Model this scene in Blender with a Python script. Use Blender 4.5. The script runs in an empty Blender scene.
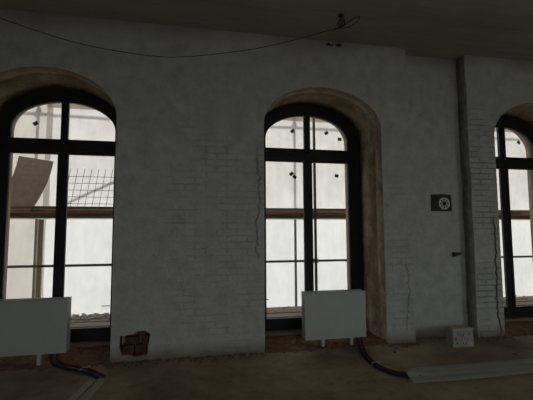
import bpy, bmesh, math, random
from mathutils import Vector, Matrix, noise
random.seed(7)
SC = bpy.context.scene
C = SC.collection
R = math.radians

# ------------------------------------------------------------------ materials
class NT:
    def __init__(s, name):
        s.m = bpy.data.materials.new(name); s.m.use_nodes = True
        s.t = s.m.node_tree; s.t.nodes.clear()
        s.out = s.n('ShaderNodeOutputMaterial')
        s.b = s.n('ShaderNodeBsdfPrincipled'); s.l(s.b.outputs[0], s.out.inputs[0])
    def n(s, t, **k):
        o = s.t.nodes.new(t)
        for a, v in k.items(): setattr(o, a, v)
        return o
    def l(s, a, b): s.t.links.new(a, b)
    def coord(s, scale=(1, 1, 1), swap=False):
        g = s.n('ShaderNodeNewGeometry')
        if swap:
            a = s.n('ShaderNodeSeparateXYZ'); s.l(g.outputs['Position'], a.inputs[0])
            c = s.n('ShaderNodeCombineXYZ'); s.l(a.outputs[0], c.inputs[0]); s.l(a.outputs[2], c.inputs[1]); s.l(a.outputs[1], c.inputs[2])
            src = c.outputs[0]
        else:
            src = g.outputs['Position']
        mp = s.n('ShaderNodeMapping'); mp.inputs['Scale'].default_value = scale; s.l(src, mp.inputs[0])
        return mp.outputs[0]
    def noise(s, vec, scale, detail=5, rough=.6):
        o = s.n('ShaderNodeTexNoise'); o.inputs['Scale'].default_value = scale
        o.inputs['Detail'].default_value = detail; o.inputs['Roughness'].default_value = rough
        if vec is not None: s.l(vec, o.inputs['Vector'])
        return o.outputs['Fac']
    def ramp(s, fac, stops):
        o = s.n('ShaderNodeValToRGB'); s.l(fac, o.inputs[0])
        e = o.color_ramp.elements
        while len(e) < len(stops): e.new(.5)
        for el, (p, c) in zip(e, stops):
            el.position = p; el.color = (c, c, c, 1) if not hasattr(c, '__len__') else (*c, 1)
        return o.outputs[0]
    def mix(s, fac, a, b, mode='MIX'):
        o = s.n('ShaderNodeMix', data_type='RGBA', blend_type=mode)
        for v, i in ((fac, 0), (a, 6), (b, 7)):
            if hasattr(v, 'links') or hasattr(v, 'is_linked'): s.l(v, o.inputs[i])
            elif i == 0: o.inputs[0].default_value = v
            else: o.inputs[i].default_value = (*v, 1)
        return o.outputs[2]
    def math(s, op, a, b=None, c=None):
        o = s.n('ShaderNodeMath', operation=op)
        for i, v in enumerate((a, b, c)):
            if v is None: continue
            if hasattr(v, 'is_linked'): s.l(v, o.inputs[i])
            else: o.inputs[i].default_value = v
        return o.outputs[0]
    def bump(s, h, strength, dist=.01):
        o = s.n('ShaderNodeBump'); o.inputs['Strength'].default_value = strength; o.inputs['Distance'].default_value = dist
        s.l(h, o.inputs['Height']); s.l(o.outputs[0], s.b.inputs['Normal'])
    def set(s, col=None, rough=.85, metal=0, spec=None):
        if col is not None:
            if hasattr(col, 'is_linked'): s.l(col, s.b.inputs['Base Color'])
            else: s.b.inputs['Base Color'].default_value = (*col, 1)
        s.b.inputs['Roughness'].default_value = rough; s.b.inputs['Metallic'].default_value = metal
        if spec is not None: s.b.inputs['Specular IOR Level'].default_value = spec
        return s.m

def mottled(name, c1, c2, scale=8, rough=.85, bump=.2, dist=.01, stretch=(1, 1, 1), metal=0, spec=.3):
    t = NT(name); v = t.coord(stretch)
    f = t.noise(v, scale)
    t.set(t.ramp(f, [(.3, c1), (.7, c2)]), rough, metal, spec)
    if bump: t.bump(t.noise(v, scale * 4), bump, dist)
    return t.m

def mat_wall():
    t = NT('whitewash')
    v = t.coord(swap=True)
    big = t.noise(v, .9, 4); mid = t.noise(v, 5, 6, .65); fine = t.noise(v, 38, 5, .7)
    col = t.ramp(mid, [(.28, (.44, .45, .43)), (.5, (.57, .58, .555)), (.72, (.67, .68, .65))])
    col = t.mix(t.ramp(big, [(.35, 0.0), (.7, .4)]), col, (.55, .56, .53))
    # whitewashed brick courses showing in places
    br = t.n('ShaderNodeTexBrick'); t.l(v, br.inputs['Vector'])
    br.inputs['Scale'].default_value = 1; br.inputs['Brick Width'].default_value = .27; br.inputs['Row Height'].default_value = .082
    br.inputs['Mortar Size'].default_value = .008; br.inputs['Mortar Smooth'].default_value = .6
    sep = t.n('ShaderNodeSeparateXYZ'); t.l(v, sep.inputs[0])
    X, Z = sep.outputs[0], sep.outputs[1]
    def band(a, lo, hi, soft):
        u = t.n('ShaderNodeMapRange'); u.interpolation_type = 'SMOOTHSTEP'; t.l(a, u.inputs[0])
        u.inputs[1].default_value = lo - soft; u.inputs[2].default_value = lo + soft
        w = t.n('ShaderNodeMapRange'); w.interpolation_type = 'SMOOTHSTEP'; t.l(a, w.inputs[0])
        w.inputs[1].default_value = hi - soft; w.inputs[2].default_value = hi + soft
        return t.math('MULTIPLY', u.outputs[0], t.math('SUBTRACT', 1.0, w.outputs[0]))
    m1 = t.math('MULTIPLY', t.math('MULTIPLY', band(X, -.25, 3.15, .12), band(Z, -.1, 2.9, .35)), .3)
    m2 = t.math('MULTIPLY', band(X, 4.13, 5.0, .03), band(Z, -.1, 3.2, .4))
    reg = t.math('MAXIMUM', m1, m2)
    patch = t.ramp(t.noise(v, 2.2, 3), [(.40, 0.0), (.62, 1.0)])
    bm = t.math('MULTIPLY', t.math('MULTIPLY', reg, patch), br.outputs['Fac'])
    col = t.mix(t.math('MULTIPLY', bm, .34), col, (.27, .27, .25))
    streak = t.noise(t.coord((1.2, 1.2, 14), swap=False), 2.0, 6, .7)
    col = t.mix(t.math('MULTIPLY', t.ramp(streak, [(.56, 0.0), (.72, .5)]), reg), col, (.33, .33, .31))
    col = t.mix(t.ramp(fine, [(.3, .45), (.48, 0.0)]), col, (.36, .365, .345))
    # cracks and chips
    def crack(x0, lo, hi, amp, w, seed, dark=1.0):
        c = t.n('ShaderNodeCombineXYZ'); t.l(Z, c.inputs[0]); c.inputs[1].default_value = seed
        n = t.noise(c.outputs[0], 2.6, 9, .78)
        off = t.math('MULTIPLY_ADD', n, amp, x0 - amp * .5)
        d = t.math('ABSOLUTE', t.math('SUBTRACT', X, off))
        mr = t.n('ShaderNodeMapRange'); t.l(d, mr.inputs[0])
        mr.inputs[1].default_value = w * .4; mr.inputs[2].default_value = w
        mr.inputs[3].default_value = 1; mr.inputs[4].default_value = 0
        return t.math('MULTIPLY', t.math('MULTIPLY', mr.outputs[0], band(Z, lo, hi, .08)), dark)
    cr = crack(4.50, .05, 1.7, .26, .015, 3.0)
    for a in ((.95, 1.2, 2.6, .40, .007, 11, .2), (3.06, .2, 1.1, .34, .007, 31, .22)):
        cr = t.math('MAXIMUM', cr, crack(*a))
    col = t.mix(t.math('MULTIPLY', cr, .85), col, (.10, .095, .085))
    chips = t.ramp(t.noise(v, 9, 3, .5), [(.735, 0.0), (.76, .75)])
    col = t.mix(chips, col, (.27, .25, .22))
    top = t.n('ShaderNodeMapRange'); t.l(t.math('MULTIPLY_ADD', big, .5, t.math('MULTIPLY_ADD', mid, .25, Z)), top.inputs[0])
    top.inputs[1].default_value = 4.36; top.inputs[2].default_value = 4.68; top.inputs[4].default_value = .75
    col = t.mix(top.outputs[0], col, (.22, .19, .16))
    knock = t.math('MULTIPLY', t.math('MULTIPLY', band(X, 1.92, 2.20, .02), band(Z, 4.13, 4.18, .01)), t.ramp(t.noise(v, 13, 3), [(.46, 0.0), (.52, 1.0)]))
    col = t.mix(knock, col, (.03, .028, .025))
    # grime with a ragged edge along the foot of the wall
    foot = t.n('ShaderNodeMapRange'); t.l(t.math('MULTIPLY_ADD', mid, -.25, Z), foot.inputs[0])
    foot.inputs[1].default_value = -.10; foot.inputs[2].default_value = .05; foot.inputs[3].default_value = .7; foot.inputs[4].default_value = 0
    col = t.mix(foot.outputs[0], col, (.16, .12, .085))
    t.set(col, .92, 0, .15)
    h = t.math('MULTIPLY_ADD', bm, -1.2, t.math('MULTIPLY_ADD', mid, 1.2, t.math('MULTIPLY', fine, .35)))
    h = t.math('MULTIPLY_ADD', cr, -2.0, h)
    t.bump(h, 1.0, .03)
    return t.m

def mat_reveal():
    t = NT('bare_render'); v = t.coord()
    a = t.noise(v, 3.0, 8, .72); b = t.noise(v, 14, 6, .7)
    col = t.ramp(a, [(.34, (.20, .155, .115)), (.48, (.36, .285, .205)), (.6, (.46, .39, .30)), (.68, (.62, .58, .51))])
    col = t.mix(t.ramp(b, [(.5, 0.0), (.72, .5)]), col, (.15, .12, .09))
    t.set(col, .95, 0, .1); t.bump(b, .7, .03); return t.m

def mat_floor():
    t = NT('dusty_concrete'); v = t.coord()
    a = t.noise(v, 1.1, 6, .62); b = t.noise(v, 7, 7, .7); c = t.noise(v, 45, 4, .7)
    col = t.ramp(a, [(.3, (.20, .155, .105)), (.5, (.34, .28, .20)), (.72, (.48, .415, .32))])
    col = t.mix(t.ramp(b, [(.52, 0.0), (.75, .6)]), col, (.10, .075, .055))
    col = t.mix(t.ramp(c, [(.6, 0.0), (.8, .4)]), col, (.34, .31, .26))
    t.set(col, .93, 0, .15); t.bump(t.math('ADD', b, t.math('MULTIPLY', c, .4)), .5, .02); return t.m

def mat_ceiling():
    t = NT('ceiling_concrete'); v = t.coord((1, 1, 1))
    a = t.noise(v, .8, 5, .6); b = t.noise(t.coord((.5, 5, 1)), 2.5, 5, .6); c = t.noise(v, 22, 5, .7)
    col = t.ramp(a, [(.3, (.40, .37, .335)), (.7, (.54, .51, .465))])
    col = t.mix(t.ramp(b, [(.45, 0.0), (.75, .5)]), col, (.30, .265, .23))
    col = t.mix(t.ramp(c, [(.66, 0.0), (.75, .5)]), col, (.17, .15, .13))
    t.set(col, .95, 0, .1); t.bump(t.math('ADD', b, c), .4, .02); return t.m

def mat_sheet(name, c1, c2, tr):
    t = NT(name); v = t.coord()
    a = t.noise(v, 2.5, 6, .65); b = t.noise(t.coord((1, 1, .25)), 9, 4, .6)
    col = t.ramp(t.math('MULTIPLY_ADD', b, .4, t.math('MULTIPLY', a, .6)), [(.35, c1), (.62, c2)])
    d = t.n('ShaderNodeBsdfDiffuse'); tl = t.n('ShaderNodeBsdfTranslucent'); mx = t.n('ShaderNodeMixShader')
    t.l(col, d.inputs[0]); t.l(col, tl.inputs[0]); mx.inputs[0].default_value = tr
    t.l(d.outputs[0], mx.inputs[1]); t.l(tl.outputs[0], mx.inputs[2]); t.l(mx.outputs[0], t.out.inputs[0])
    t.t.nodes.remove(t.b); return t.m

def mat_glass():
    t = NT('window_glass'); v = t.coord()
    tr = t.n('ShaderNodeBsdfTransparent'); gl = t.n('ShaderNodeBsdfGlossy'); mx = t.n('ShaderNodeMixShader'); fr = t.n('ShaderNodeFresnel')
    fr.inputs['IOR'].default_value = 1.45; gl.inputs['Roughness'].default_value = .03
    tr.inputs[0].default_value = (.95, .965, .955, 1)
    g = t.n('ShaderNodeNewGeometry')
    t.l(t.math('MULTIPLY_ADD', g.outputs['Backfacing'], 1 / 1.45 - 1.45, 1.45), fr.inputs['IOR'])   # a thin pane: same reflectance from both sides
    t.l(fr.outputs[0], mx.inputs[0]); t.l(tr.outputs[0], mx.inputs[1]); t.l(gl.outputs[0], mx.inputs[2])
    t.l(mx.outputs[0], t.out.inputs[0]); t.t.nodes.remove(t.b); return t.m

def mat_brick():
    t = NT('old_brick'); v = t.coord()
    a = t.noise(v, 6, 6, .7); b = t.noise(v, 30, 5, .7)
    col = t.ramp(a, [(.3, (.10, .06, .04)), (.5, (.20, .12, .075)), (.7, (.30, .215, .15))])
    t.set(col, .95, 0, .1); t.bump(t.math('ADD', a, b), .8, .03); return t.m

M = {}
M['wall'] = mat_wall(); M['reveal'] = mat_reveal(); M['floor'] = mat_floor(); M['ceil'] = mat_ceiling(); M['glass'] = mat_glass(); M['brick'] = mat_brick()
M['frame'] = mottled('dark_frame_paint', (.010, .010, .0105), (.018, .0175, .018), 6, .55, .1, .004)
M['outer'] = mottled('facade_render', (.25, .19, .14), (.36, .28, .21), 4, .95, .4, .02, spec=.1)
M['timber'] = mottled('old_timber', (.14, .105, .08), (.27, .215, .165), 6, .9, .4, .01, (.6, 6, 6))
M['plank'] = mottled('scaffold_board', (.23, .18, .145), (.40, .33, .275), 9, .9, .4, .01, (.6, 7, 7))
M['pale_board'] = mottled('pale_board', (.34, .295, .24), (.48, .43, .365), 5, .9, .3, .01, (6, .6, 6))
M['tube'] = mottled('weathered_tube', (.10, .10, .10), (.20, .19, .18), 9, .6, .15, .004, metal=.3)
M['gtube'] = mottled('dull_galvanised_tube', (.36, .35, .34), (.48, .47, .45), 9, .6, .1, .004)
M['rust'] = mottled('rusty_tube', (.34, .15, .10), (.48, .25, .18), 9, .8, .2, .004)
M['wire'] = mottled('mesh_wire', (.17, .17, .17), (.26, .25, .24), 20, .6, 0)
M['fibre'] = mottled('fibreboard', (.44, .39, .34), (.55, .495, .435), 14, .9, .2, .004)
M['sheet_up'] = mat_sheet('dusty_sheeting', (.66, .635, .615), (.83, .81, .79), .6)
M['sheet_low'] = mat_sheet('white_sheeting', (.79, .79, .785), (.93, .93, .925), .6)
M['sheet_left'] = mat_sheet('beige_sheeting', (.62, .565, .515), (.72, .67, .615), .58)
M['hem'] = mat_sheet('sheet_hem', (.55, .48, .42), (.64, .575, .51), .5)
M['tab'] = mottled('black_tape', (.02, .02, .02), (.04, .04, .04), 20, .7, 0)
M['rad'] = mottled('radiator_enamel', (.48, .50, .49), (.53, .55, .54), 3, .45, 0, spec=.4)
M['radtop'] = mottled('radiator_grille_enamel', (.42, .435, .43), (.46, .475, .47), 3, .5, 0, spec=.4)
M['blue'] = mottled('blue_insulation', (.018, .02, .055), (.028, .032, .085), 12, .7, .2, .004)
M['red'] = mottled('red_insulation', (.10, .012, .016), (.16, .02, .022), 12, .7, .2, .004)
M['tie'] = mottled('pale_plastic', (.5, .5, .48), (.6, .6, .58), 10, .5, 0)
M['black'] = mottled('black_rubber', (.012, .012, .012), (.022, .022, .022), 12, .7, 0)
M['board_dark'] = mottled('dark_board', (.045, .038, .028), (.085, .068, .048), 10, .8, .3, .004)
M['white'] = mottled('white_plastic', (.86, .88, .88), (.92, .93, .93), 6, .4, 0, spec=.5)
M['green'] = mottled('green_wire', (.02, .12, .03), (.03, .18, .05), 10, .6, 0)
M['box'] = mottled('grey_box', (.33, .345, .34), (.46, .47, .46), 9, .9, .2, .004)
M['lid'] = mottled('dusty_lid', (.42, .40, .35), (.54, .52, .46), 9, .9, .2, .004)
M['ink'] = mottled('dark_ink', (.03, .035, .04), (.05, .055, .06), 12, .8, 0)
M['strip'] = mottled('pale_strip', (.62, .62, .585), (.74, .74, .70), 7, .8, .3, .006, (.5, 5, 5))
M['steel'] = mottled('dark_iron', (.03, .03, .03), (.06, .055, .05), 10, .6, .2, .003, metal=.4)
M['rubble'] = mottled('brick_dust_rubble', (.12, .075, .05), (.27, .19, .14), 13, .95, .5, .01, spec=.1)
M['debris'] = mottled('pale_plaster_crumbs', (.42, .39, .35), (.66, .63, .58), 16, .95, .3, .01, spec=.1)
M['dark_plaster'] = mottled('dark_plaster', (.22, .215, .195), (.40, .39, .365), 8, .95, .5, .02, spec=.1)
M['dark_brick'] = mottled('dark_brick', (.06, .036, .025), (.15, .085, .055), 14, .95, .6, .02, spec=.1)
M['pale_post'] = mottled('pale_timber', (.48, .40, .33), (.60, .52, .44), 6, .9, .3, .01, (6, 6, .6))
M['ground'] = mottled('bare_ground', (.25, .22, .18), (.36, .32, .27), 2, .95, .3, .02, spec=.1)

# ------------------------------------------------------------------ helpers
def tag(o, label=None, cat=None, group=None, kind=None):
    if label: o['label'] = label
    if cat: o['category'] = cat
    if group: o['group'] = group
    if kind: o['kind'] = kind
    return o

def empty(name, loc=(0, 0, 0), rz=0):
    o = bpy.data.objects.new(name, None); C.objects.link(o); o.location = loc; o.rotation_euler.z = rz
    o.empty_display_size = .1
    return o

def link(name, bm, mats, parent=None, smooth=False):
    me = bpy.data.meshes.new(name)
    bmesh.ops.recalc_face_normals(bm, faces=bm.faces)
    bm.to_mesh(me); bm.free()
    for m in (mats if isinstance(mats, (list, tuple)) else [mats]): me.materials.append(m)
    if smooth:
        for p in me.polygons: p.use_smooth = True
    o = bpy.data.objects.new(name, me); C.objects.link(o)
    if parent: o.parent = parent
    return o

def box(bm, a, b, bevel=0, mi=0):
    r = bmesh.ops.create_cube(bm, size=1)
    vs = r['verts']
    for v in vs:
        v.co = Vector([(a[i] + b[i]) / 2 + v.co[i] * (b[i] - a[i]) for i in range(3)])
    fs = set(f for v in vs for f in v.link_faces)
    for f in fs: f.material_index = mi
    if bevel:
        es = set(e for v in vs for e in v.link_edges)
        bmesh.ops.bevel(bm, geom=list(es), offset=bevel, segments=2, affect='EDGES', profile=.6)
    return bm

def boxo(name, a, b, m, parent=None, bevel=0):
    return link(name, box(bmesh.new(), a, b, bevel), m, parent)

def tube(bm, pts, r, n=10, caps=True, mi=0):
    pts = [Vector(p) for p in pts]
    rings = []
    ref = None
    for i, p in enumerate(pts):
        t = (pts[min(i + 1, len(pts) - 1)] - pts[max(i - 1, 0)]).normalized()
        if ref is None:
            ref = t.orthogonal().normalized()
        else:
            ref = (ref - t * ref.dot(t))
            ref = ref.normalized() if ref.length > 1e-5 else t.orthogonal().normalized()
        b = t.cross(ref)
        rr = r[i] if hasattr(r, '__len__') else r
        rings.append([bm.verts.new(p + (ref * math.cos(2 * math.pi * k / n) + b * math.sin(2 * math.pi * k / n)) * rr) for k in range(n)])
    for a, c in zip(rings, rings[1:]):
        for k in range(n):
            f = bm.faces.new((a[k], a[(k + 1) % n], c[(k + 1) % n], c[k])); f.material_index = mi
    if caps:
        bm.faces.new(rings[0]).material_index = mi; bm.faces.new(rings[-1]).material_index = mi
    return bm

def tubeo(name, pts, r, m, parent=None, n=10):
    return link(name, tube(bmesh.new(), pts, r, n), m, parent, True)

def spline(pts, k=8):
    P = [Vector(p) for p in pts]; out = []
    for i in range(len(P) - 1):
        a, b, c, d = P[max(i - 1, 0)], P[i], P[i + 1], P[min(i + 2, len(P) - 1)]
        for j in range(k):
            t = j / k
            out.append(.5 * ((2 * b) + (c - a) * t + (2 * a - 5 * b + 4 * c - d) * t * t + (3 * b - a - 3 * c + d) * t ** 3))
    out.append(P[-1]); return out

def plate_mesh(outlines, y0, y1):
    """filled outline(s) in x-z with holes, given real thickness from y0 to y1; returns a bmesh"""
    cu = bpy.data.curves.new('outline', 'CURVE'); cu.dimensions = '2D'; cu.fill_mode = 'BOTH'; cu.extrude = (y1 - y0) / 2
    for ol in outlines:
        s = cu.splines.new('POLY'); s.points.add(len(ol) - 1)
        for p, (x, z) in zip(s.points, ol): p.co = (x, z, 0, 1)
        s.use_cyclic_u = True
    o = bpy.data.objects.new('outline', cu); C.objects.link(o)
    dg = bpy.context.evaluated_depsgraph_get()
    me = o.evaluated_get(dg).to_mesh()
    bm = bmesh.new(); bm.from_mesh(me)
    o.evaluated_get(dg).to_mesh_clear()
    bpy.data.objects.remove(o); bpy.data.curves.remove(cu)
    yc = (y0 + y1) / 2
    for v in bm.verts: v.co = Vector((v.co.x, yc + v.co.z, v.co.y))
    bmesh.ops.remove_doubles(bm, verts=bm.verts, dist=1e-5)
    return bm

def arch(cx, half, z0, spring, rise, n=28):
    pts = [(cx - half, z0), (cx + half, z0)]
    for i in range(n + 1):
        a = math.pi * i / n
        pts.append((cx + half * math.cos(a), spring + rise * math.sin(a)))
    return pts

def rect(x0, z0, x1, z1): return [(x0, z0), (x1, z0), (x1, z1), (x0, z1)]

def merge(bm, other):
    me = bpy.data.meshes.new('t'); other.to_mesh(me); other.free(); bm.from_mesh(me); bpy.data.meshes.remove(me)

def sheet_grid(bm, x0, x1, z0, z1, y, nx, nz, amp, seed, thick=.003):
    vs = []
    for j in range(nz + 1):
        row = []
        for i in range(nx + 1):
            x = x0 + (x1 - x0) * i / nx; z = z0 + (z1 - z0) * j / nz
            d = amp * (noise.noise(Vector((x * 1.7 + seed, z * .5, seed))) + .6 * noise.noise(Vector((x * 5 + seed, z * 2, 5))) + .25 * noise.noise(Vector((x * 11 + seed, z * 6, 9))))
            row.append(bm.verts.new((x, y + d, z)))
        vs.append(row)
    for j in range(nz):
        for i in range(nx):
            bm.faces.new((vs[j][i], vs[j][i + 1], vs[j + 1][i + 1], vs[j + 1][i]))
    return bm

# ------------------------------------------------------------------ camera
F_PX, YAW, PITCH, ROLL, DIST, EYE = 396.58, .2056, .0849, -.0052, 5.0807, 1.5
f = Vector((math.sin(YAW) * math.cos(PITCH), math.cos(YAW) * math.cos(PITCH), math.sin(PITCH)))
r = Vector((math.cos(YAW), -math.sin(YAW), 0)); u = r.cross(f)
r2 = math.cos(ROLL) * r + math.sin(ROLL) * u; u2 = -math.sin(ROLL) * r + math.cos(ROLL) * u
cam = bpy.data.cameras.new('camera'); co = bpy.data.objects.new('camera', cam); C.objects.link(co)
cam.sensor_fit = 'HORIZONTAL'; cam.sensor_width = 36; cam.lens = F_PX / 533 * 36; cam.clip_start = .05
mw = Matrix.Identity(4)
for i in range(3): mw[i][0], mw[i][1], mw[i][2] = r2[i], u2[i], -f[i]
mw[0][3], mw[1][3], mw[2][3] = 0, -DIST, EYE
co.matrix_world = mw
SC.camera = co

# ------------------------------------------------------------------ room
CEIL = 4.2
WX = [-1.635, 1.875, 5.44]                       # window centres
HALF, SPR, RISE = .85, 2.97, .555                # opening inside
OPEN = [(-1.66, .83, 2.94, .585), (1.879, .848, 2.97, .55), (5.44, .845, 2.97, .56)]
XL, XR, YB = -4.2, 9.0, -8.5
D1 = .20                                         # depth of the recessed bay
bays = [[(XL, 0), (3.17, 0), (3.17, CEIL), (XL, CEIL)], [(4.135, 0), (XR, 0), (XR, CEIL), (4.135, CEIL)]]
hole = [(-.725, .30), (-.73, .16), (-.70, .075), (-.62, .07), (-.55, .045), (-.41, .06), (-.395, .20), (-.375, .315), (-.44, .345), (-.56, .34), (-.58, .305)]
hole = hole[::-1]
# ragged edges for the recessed bay
def ragged(x, z0, z1, amp, seed, n=26):
    return [(x + amp * noise.noise(Vector((seed, z0 * 2 + (z1 - z0) * i / n * 2.3, 0))) * (0 if i in (0, n) else 1), z0 + (z1 - z0) * i / n) for i in range(n + 1)]
left = [(XL, 0)] + ragged(3.16, 0, CEIL, .035, 4.1) + [(XL, CEIL)]
right = [(XR, 0), (XR, CEIL)] + ragged(4.148, 0, CEIL, .022, 9.7)[::-1]
wall = bmesh.new()
def opening(i): return arch(OPEN[i][0], OPEN[i][1], .0001, OPEN[i][2], OPEN[i][3])
merge(wall, plate_mesh([left, opening(0), opening(1), hole], 0, D1))
merge(wall, plate_mesh([right, opening(2)], 0, D1))
merge(wall, plate_mesh([rect(XL, 0, XR, CEIL)] + [opening(i) for i in range(3)], D1, .82))
for fc in wall.faces:
    c = fc.calc_center_median()
    fc.normal_update()
    if abs(fc.normal.y) < .5 and c.y < .82:
        for x, HALF, _s, _r in OPEN:
            if abs(c.x - x) < HALF + .004 and c.z < SPR + RISE + .004: fc.material_index = 1
        if -.75 < c.x < -.36 and c.z < .36: fc.material_index = 2
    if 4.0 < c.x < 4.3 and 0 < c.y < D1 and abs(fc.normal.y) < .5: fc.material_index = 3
    if abs(c.y - D1) < .001 and -.75 < c.x < -.36 and c.z < .4: fc.material_index = 2
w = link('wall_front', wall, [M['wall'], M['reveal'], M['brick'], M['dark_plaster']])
tag(w, 'whitewashed brick wall with three deep arched window openings', 'wall', kind='structure')
o = link('wall_outside', plate_mesh([rect(XL, -.6, XR, CEIL + .4)] + [arch(x, .715, .16, 2.95, .5) for x in WX], .84, 1.0), M['outer'])
tag(o, 'beige outer skin of the window wall seen through the panes', 'wall', kind='structure')
def struct(name, a, b, m, label, cat):
    return tag(boxo(name, a, b, m), label, cat, kind='structure')
struct('floor', (XL, YB, -.2), (XR, .84, 0), M['floor'], 'dusty brown bare concrete floor', 'floor')
struct('ceiling', (XL - .2, YB - .2, CEIL), (XR + .2, .84, CEIL + .2), M['ceil'], 'dim stained concrete ceiling', 'ceiling')
struct('wall_left', (XL - .2, YB, 0), (XL, .82, CEIL), M['wall'], 'whitewashed side wall left of the windows', 'wall')
struct('wall_right', (XR, YB, 0), (XR + .2, .82, CEIL), M['wall'], 'whitewashed side wall right of the windows', 'wall')
BW = [-1.2, 1.65, 7.7]
o = link('wall_back', plate_mesh([rect(XL - .2, 0, XR + .2, CEIL)] + [rect(x - .9, .8, x + .9, 3.3) for x in BW], YB - .4, YB), M['wall'])
tag(o, 'whitewashed wall behind the viewer with three window openings added to light the room', 'wall', kind='structure')
struct('ground', (-30, -30, -.9), (40, 40, -.6), M['ground'], 'bare ground outside the building', 'ground')

# ------------------------------------------------------------------ windows
def arc_pts(cx, half, spring, rise, x0, x1, n=16):
    out = []
    for i in range(n + 1):
        x = x0 + (x1 - x0) * i / n
        q = max(0, 1 - ((x - cx) / half) ** 2)
        out.append((x, spring + rise * math.sqrt(q)))
    return out
wlab = ['tall arched dark-framed window at left, fibreboard and wire mesh outside', 'tall arched dark-framed window in the middle behind a radiator',
        'tall arched dark-framed window at the right edge, no radiator']
for i, cx in enumerate(WX):
    root = tag(empty(f'window_{i+1}', (cx, .78, .03)), wlab[i], 'window', kind='structure')
    def P(name, bm, m, par=root):
        off = Vector((cx, .78, .03))
        for v in bm.verts: v.co -= off
        return link(name, bm, m, par)
    gh = .67
    upl = [(cx - gh, 2.81)] + [(cx - gh, 2.95)] + [(cx + gh * math.cos(a), 2.95 + .395 * math.sin(a)) for a in [math.pi - k / 18 * (math.pi / 2 - .063) for k in range(1, 19)]] + [(cx - .042, 2.81)]
    upr = [(2 * cx - x, z) for x, z in upl]
    lo = [rect(cx - .735, .13, cx - .012, 2.69), rect(cx + .012, .13, cx + .735, 2.69)]
    P('frame', plate_mesh([arch(cx, .868, .035, 2.97, .572), upl, upr] + lo, .745, .835), M['frame'])
    # raised bead round the arch and along the transom
    P('transom', box(bmesh.new(), (cx - .80, .722, 2.675), (cx + .80, .745, 2.735), .006), M['frame'])
    P('mullion', box(bmesh.new(), (cx - .028, .722, 2.735), (cx + .028, .745, 3.36), .006), M['frame'])
    for k, (a, b) in enumerate(((cx - .735, cx - .012), (cx + .012, cx + .735))):
        ga, gb = (cx - gh, cx - .063) if k == 0 else (cx + .063, cx + gh)
        sa = P('casement', plate_mesh([rect(a + .003, .133, b - .003, 2.687), rect(ga, .245, gb, 2.605)], .735, .815), M['frame'])
        bm = box(bmesh.new(), (ga - .01, .774, .235), (gb + .01, .778, 2.615))
        off = Vector((cx, .78, .03))
        for v in bm.verts: v.co -= off
        link('pane', bm, M['glass'], sa)
        ol = upl if k == 0 else upr
        P('pane', plate_mesh([ol], .786, .790), M['glass'])
    ex = (cx + .60, cx - .69, cx + .58)[i]
    P('catch', tube(bmesh.new(), [(ex - .05 + (.0 if i != 1 else -.02), .765, .53), (ex + .06, .765, .53)], .006, 8), M['steel'])
    P('threshold', box(bmesh.new(), (OPEN[i][0] - OPEN[i][1] + .004, .60, .035), (OPEN[i][0] + OPEN[i][1] - .004, .735, .085), .008), M['timber'])
    # rough broken brick bed of the niche
    bm = bmesh.new()
    nx, ny = 46, 18
    g = [[None] * (ny + 1) for _ in range(nx + 1)]
    for a in range(nx + 1):
        for b in range(ny + 1):
            x = OPEN[i][0] + (OPEN[i][1] - .002) * (2 * a / nx - 1); y = -.04 + .84 * b / ny
            e = min(1, (y + .04) / .10)
            z = .012 + e * (.022 + .03 * noise.noise(Vector((x * 7, y * 9, i)))  + .02 * noise.noise(Vector((x * 17, y * 21, i + 4))))
            g[a][b] = bm.verts.new((x, y, max(.004, min(z, .06))))
    for a in range(nx):
        for b in range(ny): bm.faces.new((g[a][b], g[a + 1][b], g[a + 1][b + 1], g[a][b + 1]))
    r_ = bmesh.ops.extrude_face_region(bm, geom=bm.faces[:])
    for v in r_['geom']:
        if isinstance(v, bmesh.types.BMVert): v.co.z = 0.0
    tag(link(f'trim_{i+1}', bm, M['brick']), ['rough brick bed under the left window', 'rough brick bed under the middle window', 'rough brick bed under the right window'][i], 'window sill', kind='structure')

# unseen windows added behind the viewer; their area lights fill the room
for i, x in enumerate(BW):
    root = tag(empty(f'window_{i+4}', (x, YB - .2, .8)), 'plain dark-framed window, unseen, added in the wall behind the viewer to light the room', 'window', 'added back wall windows', 'structure')
    bm = plate_mesh([rect(-.9, 0, .9, 2.5), rect(-.84, .06, -.03, 2.44), rect(.03, .06, .84, 2.44)], -.04, .04)
    link('frame', bm, M['frame'], root)
    link('pane', box(bmesh.new(), (-.85, -.003, .05), (.85, .003, 2.45)), M['glass'], root)
    L = bpy.data.lights.new('back_window_fill', 'AREA'); L.shape = 'RECTANGLE'; L.size = 1.8; L.size_y = 2.5; L.energy = (12, 16, 31)[i]; L.spread = R(112); L.color = (.97, 1.0, .985)
    lo = bpy.data.objects.new('back_window_fill', L); C.objects.link(lo); lo.location = (x, YB - .45, 2.05); lo.rotation_euler = (R(60), 0, 0)

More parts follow.
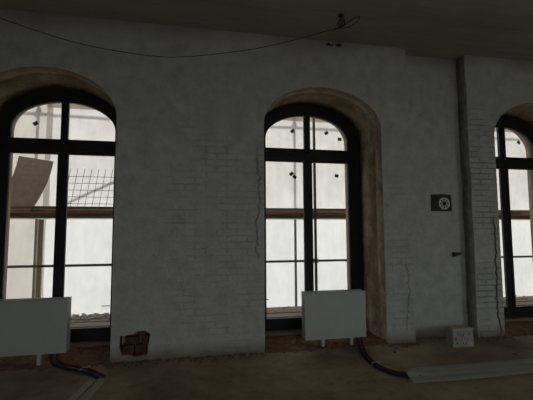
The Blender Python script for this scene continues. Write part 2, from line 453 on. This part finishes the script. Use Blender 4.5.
# ------------------------------------------------------------------ outside: scaffold, boards, sheets
sca = tag(empty('scaffold', (0, 1.5, -.6)), 'tube scaffold standing outside the three windows', 'scaffold')
def sp(name, pts, rad, m):
    off = Vector((0, 1.5, -.6))
    return tubeo(name, [Vector(p) - off for p in pts], rad, m, sca)
YI, YO = 1.32, 2.10
for x in (-3.9, 2.175, 4.05, 7.4): sp('standard', [(x, YI, -.6), (x, YI, 4.6)], .024, M['tube'])
for x in (-2.375, 2.045, 4.4, 8.0): sp('standard', [(x, YO, -.6), (x, YO, 4.6)], .024, M['gtube'])
sp('guard_rail', [(-4.5, YI, 1.045), (8.6, YI, 1.045)], .019, M['tube'])
for z, y, m in ((1.795, YO, 'rust'), (1.845, YI, 'rust'), (.13, YI, 'tube'), (.13, YO, 'tube'), (3.60, YO, 'gtube')):
    sp('ledger', [(-4.5, y + .045, z), (8.6, y + .045, z)], .022, M[m])
for x in (-3.3, -2.15, -.6, 2.05, 4.12, 6.15):
    for z in (1.862, .145): sp('transom', [(x, YI - .12, z), (x, YO + .06, z)], .020, M['tube'])
sp('brace', [(-2.20, YO + .0, 1.93), (.9, YO + .0, 3.52)], .020, M['gtube'])
for (x, y, z) in ((2.175, YI, 1.045), (2.175, YI, 1.83), (2.045, YO, 1.795), (-2.375, YO, 1.795), (2.045, YO, 3.60), (-2.375, YO, 3.60)):
    bm = bmesh.new(); box(bm, (x - .038, y - .035, z + .6 - .035), (x + .038, y + .075, z + .6 + .035), .01)
    for v in bm.verts: v.co.y -= 1.5
    link('coupler', bm, M['tube'], sca)
for y, z in ((1.875, 1.77), (YI + .33, 1.79)):
    bm = box(bmesh.new(), (-4.5, y - 1.5 - .03, z + .6), (8.6, y - 1.5 + .03, z + .6 + .068), .004)
    link('joist', bm, M['timber'], sca)
# planks: upper deck and lower deck, one thing each
def plank(x0, x1, y0, y1, z, th, m, label, grp):
    bm = bmesh.new(); n = 14
    sg = random.random() * 50
    top = []
    L_, W_ = x1 - x0, y1 - y0
    box(bm, (-L_ / 2, -W_ / 2, 0), (L_ / 2, W_ / 2, th), .004)
    o = link('scaffold_plank', bm, m)
    o.location = ((x0 + x1) / 2, (y0 + y1) / 2, z)
    return tag(o, label, 'plank', grp)
ups = ['nearest the wall', 'second from the wall', 'along the sheeting']
for a, b, nm in ((-4.4, .6, 'left'), (.63, 4.5, 'middle'), (4.53, 8.5, 'right')):
    for k in range(3):
        plank(a, b, YI + .03 + k * .188, YI + .21 + k * .188, 1.884 + .003 * (k % 2), .042, M['plank'], f'brown scaffold board of the upper deck, outside the {nm} window, {ups[k]}', 'upper deck boards')
lows = ['against the sill', 'second from the sill', 'third from the sill', 'farthest out']
for a, b, nm in ((-4.4, .6, 'left'), (.63, 4.5, 'middle'), (4.53, 8.5, 'right')):
    for k in range(4):
        y0 = 1.02 + k * .215
        if k == 1: y0 = 1.085 + .0; 
        yy = [1.01, 1.355, 1.56, 1.70][k]; ww = [.275, .19, .13, .13][k]
        plank(a, b, yy, yy + ww, .172, .045, M['plank'], f'worn scaffold board of the lower deck outside the {nm} window, {lows[k]}', 'lower deck boards')

def sheet(name, x0, x1, z0, z1, y, m, label, seed, hems=(), tabs=()):
    bm = sheet_grid(bmesh.new(), x0, x1, z0, z1, y, max(8, int((x1 - x0) * 16)), max(8, int((z1 - z0) * 12)), .03, seed)
    o = tag(link(name, bm, m, None, True), label, 'sheeting')
    for z in hems:
        h = bmesh.new(); sheet_grid(h, x0, x1, z - .045, z + .045, y - .02, max(8, int((x1 - x0) * 10)), 2, .03, seed)
        link('hem', h, M['hem'], o, True)
    for (x, z, a) in tabs:
        t = bmesh.new(); box(t, (-.038, -.006, -.030), (.038, .006, .030), .004)
        bmesh.ops.rotate(t, verts=t.verts, cent=(0, 0, 0), matrix=Matrix.Rotation(R(a), 3, 'Y'))
        bmesh.ops.translate(t, verts=t.verts, vec=(x, y - .055, z))
        link('tie_tab', t, M['tab'], o)
    return o
YS = 1.985
sheet('scaffold_sheet', -2.25, 9.5, 1.755, 4.8, YS, M['sheet_up'], 'dusty white plastic sheeting above the scaffold deck outside the windows', 3.3, hems=(3.66,),
      tabs=[(1.965, 3.405, -35), (2.63, 3.40, -30), (2.895, 3.29, 5), (1.935, 2.60, -40), (1.995, 2.545, 35), (2.82, 2.585, 10), (6.93, 3.40, 45)])
sheet('scaffold_sheet', -2.28, 9.5, -.5, 2.0, YS + .225, M['sheet_low'], 'bright white plastic sheeting below the scaffold deck', 8.1)
sheet('scaffold_sheet', -6.0, -2.15, 1.755, 4.8, YS + .028, M['sheet_left'], 'beige dusty sheeting above the deck in the left window, left of the post', 5.7, tabs=[(-2.41, 3.33, -35)])
sheet('scaffold_sheet', -6.0, -2.255, -.5, 2.0, YS + .25, M['sheet_left'], 'beige dusty sheeting below the deck in the left window, left of the post', 9.2)
o = tag(link('timber_post', box(bmesh.new(), (-2.30, 1.945, -.6), (-2.225, 2.005, 1.75), .005), M['pale_post']), 'brown timber post beside the steel tube below the deck in the left window', 'post')

# crumbled white plaster lying on the lower deck
# fibreboard leaning on the deck (bent board, real thickness)
bm = bmesh.new()
rows = []
TL, TR = Vector((-2.50, 1.60, 2.715)), Vector((-2.005, 1.60, 2.645))
BL, BR = Vector((-2.70, 1.45, 1.935)), Vector((-2.20, 1.45, 1.930))
N = 10
for j in range(N + 1):
    t = j / N
    row = []
    for i in range(7):
        s = i / 6
        p = (TL * (1 - s) + TR * s) * (1 - t) + (BL * (1 - s) + BR * s) * t
        p.x += .055 * math.sin(math.pi * t) ; p.y += -.05 * math.sin(math.pi * t)
        row.append(bm.verts.new(p))
    rows.append(row)
for j in range(N):
    for i in range(6): bm.faces.new((rows[j][i], rows[j][i + 1], rows[j + 1][i + 1], rows[j + 1][i]))
ex = bmesh.ops.solidify(bm, geom=bm.faces[:], thickness=.012)
tag(link('fibreboard', bm, M['fibre']), 'grey-brown bent board leaning on the deck outside the left window', 'board')

# wire mesh panel standing on the deck
wm = tag(empty('wire_mesh_panel', (-1.42, 1.47, 1.93)), 'steel wire mesh panel standing on the deck outside the left window', 'wire mesh')
for k in range(7):
    x = -.36 + k * .103
    tubeo('upright_wire', [(x - .03, 0, .0), (x + .045, .06, .60)], .0040, M['wire'], wm, 6)
for k in range(5):
    z = .045 + k * .107
    tubeo('cross_wire', [(-.40, z * .1 - .008, z), (.36, z * .1 - .008, z)], .0040, M['wire'], wm, 6)

# ------------------------------------------------------------------ radiators
def radiator(loc, w_, h_, z0, legs, label):
    rt = tag(empty('radiator', loc), label, 'radiator', 'white panel radiators under the windows')
    d = .16
    bm = box(bmesh.new(), (0, -d / 2, z0), (w_, -d / 2 + .02, z0 + h_ - .004), .005); link('front_panel', bm, M['rad'], rt)
    bm = box(bmesh.new(), (0, d / 2 - .02, z0), (w_, d / 2, z0 + h_ - .004), .005); link('back_panel', bm, M['rad'], rt)
    for x in (0, w_ - .012):
        link('side_cover', box(bmesh.new(), (x, -d / 2 + .02, z0 + .004), (x + .012, d / 2 - .02, z0 + h_ - .004), .002), M['rad'], rt)
    # top grille: a slotted cover
    gx = [(.02 + k * .0275) for k in range(int((w_ - .04) / .0275))]
    bm = bmesh.new()
    box(bm, (0, -d / 2 + .0, z0 + h_ - .004), (w_, -d / 2 + .03, z0 + h_ + .006)); box(bm, (0, d / 2 - .03, z0 + h_ - .004), (w_, d / 2, z0 + h_ + .006))
    for x in gx: box(bm, (x, -d / 2 + .03, z0 + h_ - .004), (x + .012, d / 2 - .03, z0 + h_ + .004))
    link('top_grille', bm, M['radtop'], rt)
    # convector fins between the panels
    bm = bmesh.new()
    for k in range(int(w_ / .05)): box(bm, (.03 + k * .05, -d / 2 + .022, z0 + .04), (.034 + k * .05, d / 2 - .022, z0 + h_ - .05))
    link('convector_fins', bm, M['radtop'], rt)
    for x in legs:
        bm = box(bmesh.new(), (x - .02, -.03, .006), (x + .02, .03, z0 + .03), .003); box(bm, (x - .035, -.06, 0), (x + .035, .06, .008), .002)
        link('leg', bm, M['rad'], rt)
    bm = bmesh.new(); tube(bm, [(w_ - .10, 0, z0 - .03), (w_ - .10, 0, z0 + .03)], .014); tube(bm, [(w_ - .05, 0, z0 - .03), (w_ - .05, 0, z0 + .03)], .014)
    link('valve', bm, M['steel'], rt)
    return rt
radiator((1.552, .03, .0), .848, .60, .125, (.26, .66), 'white panel radiator in front of the middle window')
radiator((-2.30, .03, .0), 1.0, .602, .155, (.24, .70), 'white panel radiator in front of the left window, cut by the photo edge')

def pipe(pts, rad, m, label, grp):
    return tag(tubeo('heating_pipe', spline(pts), rad, m, None, 10), label, 'pipe', grp)
pipe([(-1.46, .0, .155), (-1.46, -.03, .09), (-1.40, -.08, .035), (-1.24, -.19, .022), (-1.08, -.30, .022), (-.93, -.43, .022), (-.86, -.55, .022)], .017, M['blue'], 'dark blue insulated pipe curving from the left radiator to the floor boards', 'heating pipes')
pipe([(-1.40, .0, .155), (-1.40, -.02, .09), (-1.33, -.04, .04), (-1.18, -.12, .022), (-1.03, -.24, .022), (-.88, -.40, .022), (-.80, -.52, .022)], .015, M['red'], 'dark red insulated pipe curving from the left radiator to the floor boards', 'heating pipes')
pipe([(2.285, .03, .125), (2.275, -.04, .08), (2.235, -.20, .025), (2.15, -.52, .022), (2.12, -.86, .022), (2.17, -1.08, .022), (2.29, -1.21, .021), (2.42, -1.25, .020)], .018, M['blue'], 'dark blue insulated pipe running from the middle radiator to the pale strip', 'heating pipes')
pipe([(2.345, .03, .125), (2.34, -.03, .08), (2.295, -.18, .025), (2.20, -.49, .020), (2.165, -.83, .020), (2.21, -1.03, .020), (2.33, -1.16, .020), (2.43, -1.18, .018)], .015, M['red'], 'dark red insulated pipe running from the middle radiator to the pale strip', 'heating pipes')
def tie(p, ang, label):
    bm = tube(bmesh.new(), [(.048 * math.cos(t), .012 * 0, .030 + .022 * math.sin(t)) for t in [k * 2 * math.pi / 16 for k in range(17)]], .004, 6)
    box(bm, (.03, -.004, .046), (.085, .004, .05))
    o = link('cable_tie', bm, M['tie'], None, True); o.location = p; o.rotation_euler.z = R(ang)
    return tag(o, label, 'cable tie')
tie((-1.055, -.275, -.004), 45, 'pale tie round the pipes of the left radiator')
tie((2.14, -.80, -.004), 0, 'pale tie round the pipes of the middle radiator')

# ------------------------------------------------------------------ pale strip on the floor
bm = bmesh.new(); rows = []
n = 40
for i in range(n + 1):
    t = i / n; x = 2.245 + 3.45 * t
    lift = .05 * max(0, 1 - t / .16) ** 2
    row = []
    for k in range(13):
        s = k / 12
        y = -1.41 + .43 * s + .012 * noise.noise(Vector((x * 2.5, s, 0)))
        z = .010 + .006 + lift * .12 + .008 * abs(math.sin(s * 3 * math.pi)) + .006 * noise.noise(Vector((x * 1.5, s * 2, 3))) + (.034 * math.exp(-((x - 2.32) / .16) ** 2) * math.exp(-((s - .52) / .24) ** 2))
        xs = x + (.09 * s if i == 0 else .09 * s * (1 - t))
        row.append(bm.verts.new((xs, y, max(.004, z))))
    rows.append(row)
for i in range(n):
    for k in range(12): bm.faces.new((rows[i][k], rows[i + 1][k], rows[i + 1][k + 1], rows[i][k + 1]))
bmesh.ops.solidify(bm, geom=bm.faces[:], thickness=.004)
tag(link('floor_strip', bm, M['strip'], None, False), 'long pale ridged strip lying on the floor at lower right', 'strip')

# two boards covering the pipe trench
def fboard(name, p0, p1, wdt, label):
    a = Vector(p0); b = Vector(p1); d = (b - a); Ln = d.length
    o = link(name, box(bmesh.new(), (0, -wdt / 2, 0), (Ln, wdt / 2, .018), .003), M['pale_board'])
    o.location = (a.x, a.y, 0); o.rotation_euler.z = math.atan2(d.y, d.x)
    return tag(o, label, 'board', 'floor boards by the left radiator pipes')
fboard('floor_board', (-.895, -.58, 0), (-1.005, -1.30, 0), .075, 'thin pale board on the floor by the left pipes, the left one of two')
fboard('floor_board', (-.795, -.58, 0), (-.895, -1.32, 0), .085, 'thin pale board on the floor by the left pipes, the right one of two')

# ------------------------------------------------------------------ box with lettering
bxr = tag(empty('storage_box', (3.625, -.275, 0), R(-3)), 'small grey box with dark handwriting, on the floor beside the pilaster', 'box')
link('body', box(bmesh.new(), (-.145, -.085, 0), (.150, .075, .222), .006), M['box'], bxr)
link('lid', box(bmesh.new(), (-.150, -.091, .214), (.155, .081, .244), .006), M['lid'], bxr)
def lettering(txt, x, z, size, parent, m, y):
    cu = bpy.data.curves.new('lettering', 'FONT'); cu.body = txt; cu.size = size; cu.extrude = .0012
    cu.resolution_u = 4
    o = bpy.data.objects.new('lettering', cu); C.objects.link(o)
    dg = bpy.context.evaluated_depsgraph_get(); me = bpy.data.meshes.new_from_object(o.evaluated_get(dg))
    bpy.data.objects.remove(o)
    for v in me.vertices: v.co = Vector((x + v.co.x, y - v.co.z, z + v.co.y))
    me.materials.clear(); me.materials.append(m)
    q = bpy.data.objects.new('lettering', me); C.objects.link(q); q.parent = parent
    return q
for tx, x, z, h in (('\u041f', -.090, .118, .060), ('\u0429', -.042, .116, .060), ('\u041a', .075, .122, .050), ('\u0412', -.125, .062, .060), ('7', -.03, .068, .052),
                    ('7', .008, .068, .052), ('1', .045, .068, .052), ('4', -.10, .016, .046), ('2', -.01, .016, .042), ('6', .03, .016, .042)):
    lettering(tx, x, z + .024, h, bxr, M['ink'], -.0862)

# ------------------------------------------------------------------ plate with white wheel
pl = tag(empty('wall_plate', (3.775, D1, 1.945)), 'dark board on the wall carrying a white wheel-shaped fitting', 'wall plate')
bm = bmesh.new()
ol = [(-.168, -.122), (.170, -.122), (.162, .126), (.02, .134), (-.166, .128)]
merge(bm, plate_mesh([ol], -.022, 0)); link('backing_board', bm, M['board_dark'], pl)
def disc(bm, cx, cz, r0, y0, y1, n=24):
    tube(bm, [(cx, y0, cz), (cx, y1, cz)], r0, n); return bm
wx, wz = .035, -.008
circ = lambda cx, cz, r0, n=28: [(cx + r0 * math.cos(2 * math.pi * k / n), cz + r0 * math.sin(2 * math.pi * k / n)) for k in range(n)]
holes = [circ(wx, wz, .036)] + [circ(wx + .058 * math.cos(R(45 * k)), wz + .058 * math.sin(R(45 * k)), .019, 14) for k in range(8)]
link('wheel', plate_mesh([circ(wx, wz, .088)] + holes, -.040, -.022), M['white'], pl)
link('hub', disc(bmesh.new(), wx, wz, .024, -.046, -.022), M['black'], pl)
for k, (x0, z0, x1, z1) in enumerate(((-.15, -.03, -.06, .02), (-.10, .03, -.125, -.06), (-.03, -.115, -.06, -.07))):
    link('loose_wire', tube(bmesh.new(), spline([(x0, -.024, z0), ((x0 + x1) / 2 + .015, -.034, (z0 + z1) / 2), (x1, -.024, z1)]), .0035, 6), M['green'], pl, True)

# iron bracket on the recessed wall
bm = plate_mesh([[(-.055, -.045), (-.02, -.030), (.045, -.012), (.055, .008), (.03, .018), (-.055, .022)]], -.07, 0)
o = link('iron_bracket', bm, M['steel']); o.location = (3.985, D1, 1.19)
tag(o, 'small dark iron wedge sticking out of the wall below the wheel plate', 'bracket')

# ------------------------------------------------------------------ ceiling hook and wire
hx, hy = 1.87, -.66
hk = tag(empty('ceiling_hook', (hx, hy, CEIL)), 'dark hook in the ceiling above the middle window', 'hook')
link('rose', disc(bmesh.new(), 0, 0, .0, 0, 0.0) if False else tube(bmesh.new(), [(0, 0, -.018), (0, 0, 0)], .032, 14), M['steel'], hk)
link('shank', tube(bmesh.new(), spline([(0, 0, -.015), (0, 0, -.07), (.02, 0, -.10), (.0, 0, -.125), (-.025, 0, -.10)]), .007, 8), M['steel'], hk, True)
wp = [(-3.1, -.66, 4.195), (-2.45, -.66, 3.94), (-1.894, -.66, 3.746), (-1.215, -.66, 3.564), (-.602, -.66, 3.487), (-.065, -.66, 3.489), (.734, -.66, 3.651), (1.345, -.66, 3.845), (1.62, -.66, 3.95), (1.80, -.66, 4.02)]
loop = [(1.87, -.70, 4.06), (1.90, -.66, 4.14), (1.93, -.64, 4.09), (1.86, -.67, 4.04), (1.83, -.63, 4.09), (1.89, -.69, 4.16), (1.92, -.66, 4.10), (1.86, -.68, 4.04), (1.84, -.66, 4.06), (1.88, -.66, 4.15), (1.93, -.66, 4.08),
        (1.84, -.66, 4.02), (1.93, -.67, 4.035), (2.03, -.68, 4.08), (2.10, -.69, 4.15), (2.11, -.69, 4.188), (2.06, -.67, 4.18), (1.98, -.66, 4.12), (1.88, -.66, 4.05), (1.76, -.66, 3.98)]
bm = tube(bmesh.new(), spline(wp + loop, 6), .0042, 6)
tag(link('hanging_wire', bm, M['black'], None, True), 'thin dark wire sagging below the ceiling from the hook', 'wire')

# ------------------------------------------------------------------ rubble and stones
def pebble(bm, p, s, seed):
    q = bmesh.ops.create_icosphere(bm, subdivisions=1, radius=1)
    ax = (random.uniform(.7, 1.3), random.uniform(.7, 1.3), random.uniform(.45, .8))
    rz = random.uniform(0, 6)
    for v in q['verts']:
        d = v.co * (1 + .35 * noise.noise(v.co * 1.7 + Vector((seed, 0, 0))))
        x, y = d.x * ax[0], d.y * ax[1]
        v.co = Vector((p[0] + s * (x * math.cos(rz) - y * math.sin(rz)), p[1] + s * (x * math.sin(rz) + y * math.cos(rz)), max(.001, p[2] + s * d.z * ax[2])))
bm = bmesh.new()
for k in range(900):
    x = random.uniform(-3.2, 7.2)
    niche = any(abs(x - c) < .84 for c in WX)
    if niche: y = random.choice((random.uniform(-.12, .1), random.uniform(-.1, .55)))
    elif 3.2 < x < 4.1: y = D1 - abs(random.gauss(0, .07)) - .02
    else: y = -.015 - abs(random.gauss(0, .09))
    s = random.uniform(.006, .02) * (1.4 if random.random() < .1 else 1)
    pebble(bm, (x, y, (.035 if niche and y > .05 else 0) + s * .3), s, k)
bm2 = bmesh.new()
for k in range(420):
    x = random.choice((random.gauss(-1.3, .35), random.gauss(-.2, .9), random.gauss(5.6, .5))); y = random.uniform(1.45, 1.86)
    s = random.uniform(.008, .03)
    pebble(bm2, (x, y, .222 + s * .35 + .05 * max(0, (y - 1.6)) * max(0, noise.noise(Vector((x * 3, y * 3, 1))) + .3)), s, k)
tag(link('plaster_debris', bm2, M['debris']), 'pale crumbled plaster lying on the lower scaffold deck', 'debris', kind='stuff')
tag(link('rubble', bm, M['rubble']), 'brown crumbled brick and mortar along the foot of the wall', 'rubble', kind='stuff')
sl = ['dark stone chip on the floor right of the grey box', 'small brown stone on the floor above the pale strip', 'brick fragment below the middle radiator, near its left leg',
      'flat stone on the floor right of the middle radiator pipes', 'brick lump lying in front of the hole in the wall', 'brick lump under the broken corner of the left window']
for (x, y, s), lb in zip(((4.02, -.78, .022), (4.10, -.74, .016), (1.80, -.20, .022), (2.62, -.38, .03), (-.42, -.10, .032), (-.80, -.22, .04)), sl):
    bm = bmesh.new(); pebble(bm, (0, 0, s * .45), s, x * 9)
    o = link('stone', bm, M['rubble']); o.location = (x, y, 0); tag(o, lb, 'stone', 'loose stones')
# bricks inside the hole in the wall
for k, (x, z, w_, h_) in enumerate(((-.635, .078, .13, .095), (-.49, .065, .12, .10), (-.60, .178, .16, .085), (-.445, .17, .08, .10), (-.485, .272, .10, .05))):
    bm = box(bmesh.new(), (-w_ / 2, .035 + .02 * (k % 3), 0), (w_ / 2, D1 - .002, h_), .008)
    bmesh.ops.subdivide_edges(bm, edges=bm.edges[:], cuts=2, use_grid_fill=True)
    for v in bm.verts:
        if v.co.y < D1 - .02: v.co += Vector((0, 1, 0)) * .02 * noise.noise(v.co * 25 + Vector((k, 0, 0)))
    o = link('brick', bm, M['dark_brick']); o.location = (x, 0, z)
    tag(o, ['lower left brick in the hole of the wall', 'lower right brick in the hole of the wall', 'wide upper brick in the hole of the wall', 'upper right brick in the hole of the wall', 'topmost brick stub in the hole of the wall'][k], 'brick', 'bricks in the wall hole')

# ------------------------------------------------------------------ light
W = bpy.data.worlds.new('sky'); SC.world = W; W.use_nodes = True
bg = W.node_tree.nodes.get('Background') or W.node_tree.nodes.new('ShaderNodeBackground')
bg.inputs[0].default_value = (.93, .96, 1.0, 1); bg.inputs[1].default_value = .9
S = bpy.data.lights.new('sun', 'SUN'); S.energy = 3.8; S.angle = R(8); S.color = (1, .985, .965)
so = bpy.data.objects.new('sun', S); C.objects.link(so)
so.rotation_euler = Vector((-.25, -1, -.75)).to_track_quat('-Z', 'Y').to_euler()
so.location = (4, 14, 12)

vs = SC.view_settings
vs.view_transform = 'Standard'; vs.look = 'None'; vs.gamma = 1; vs.use_curve_mapping = False; vs.exposure = 0
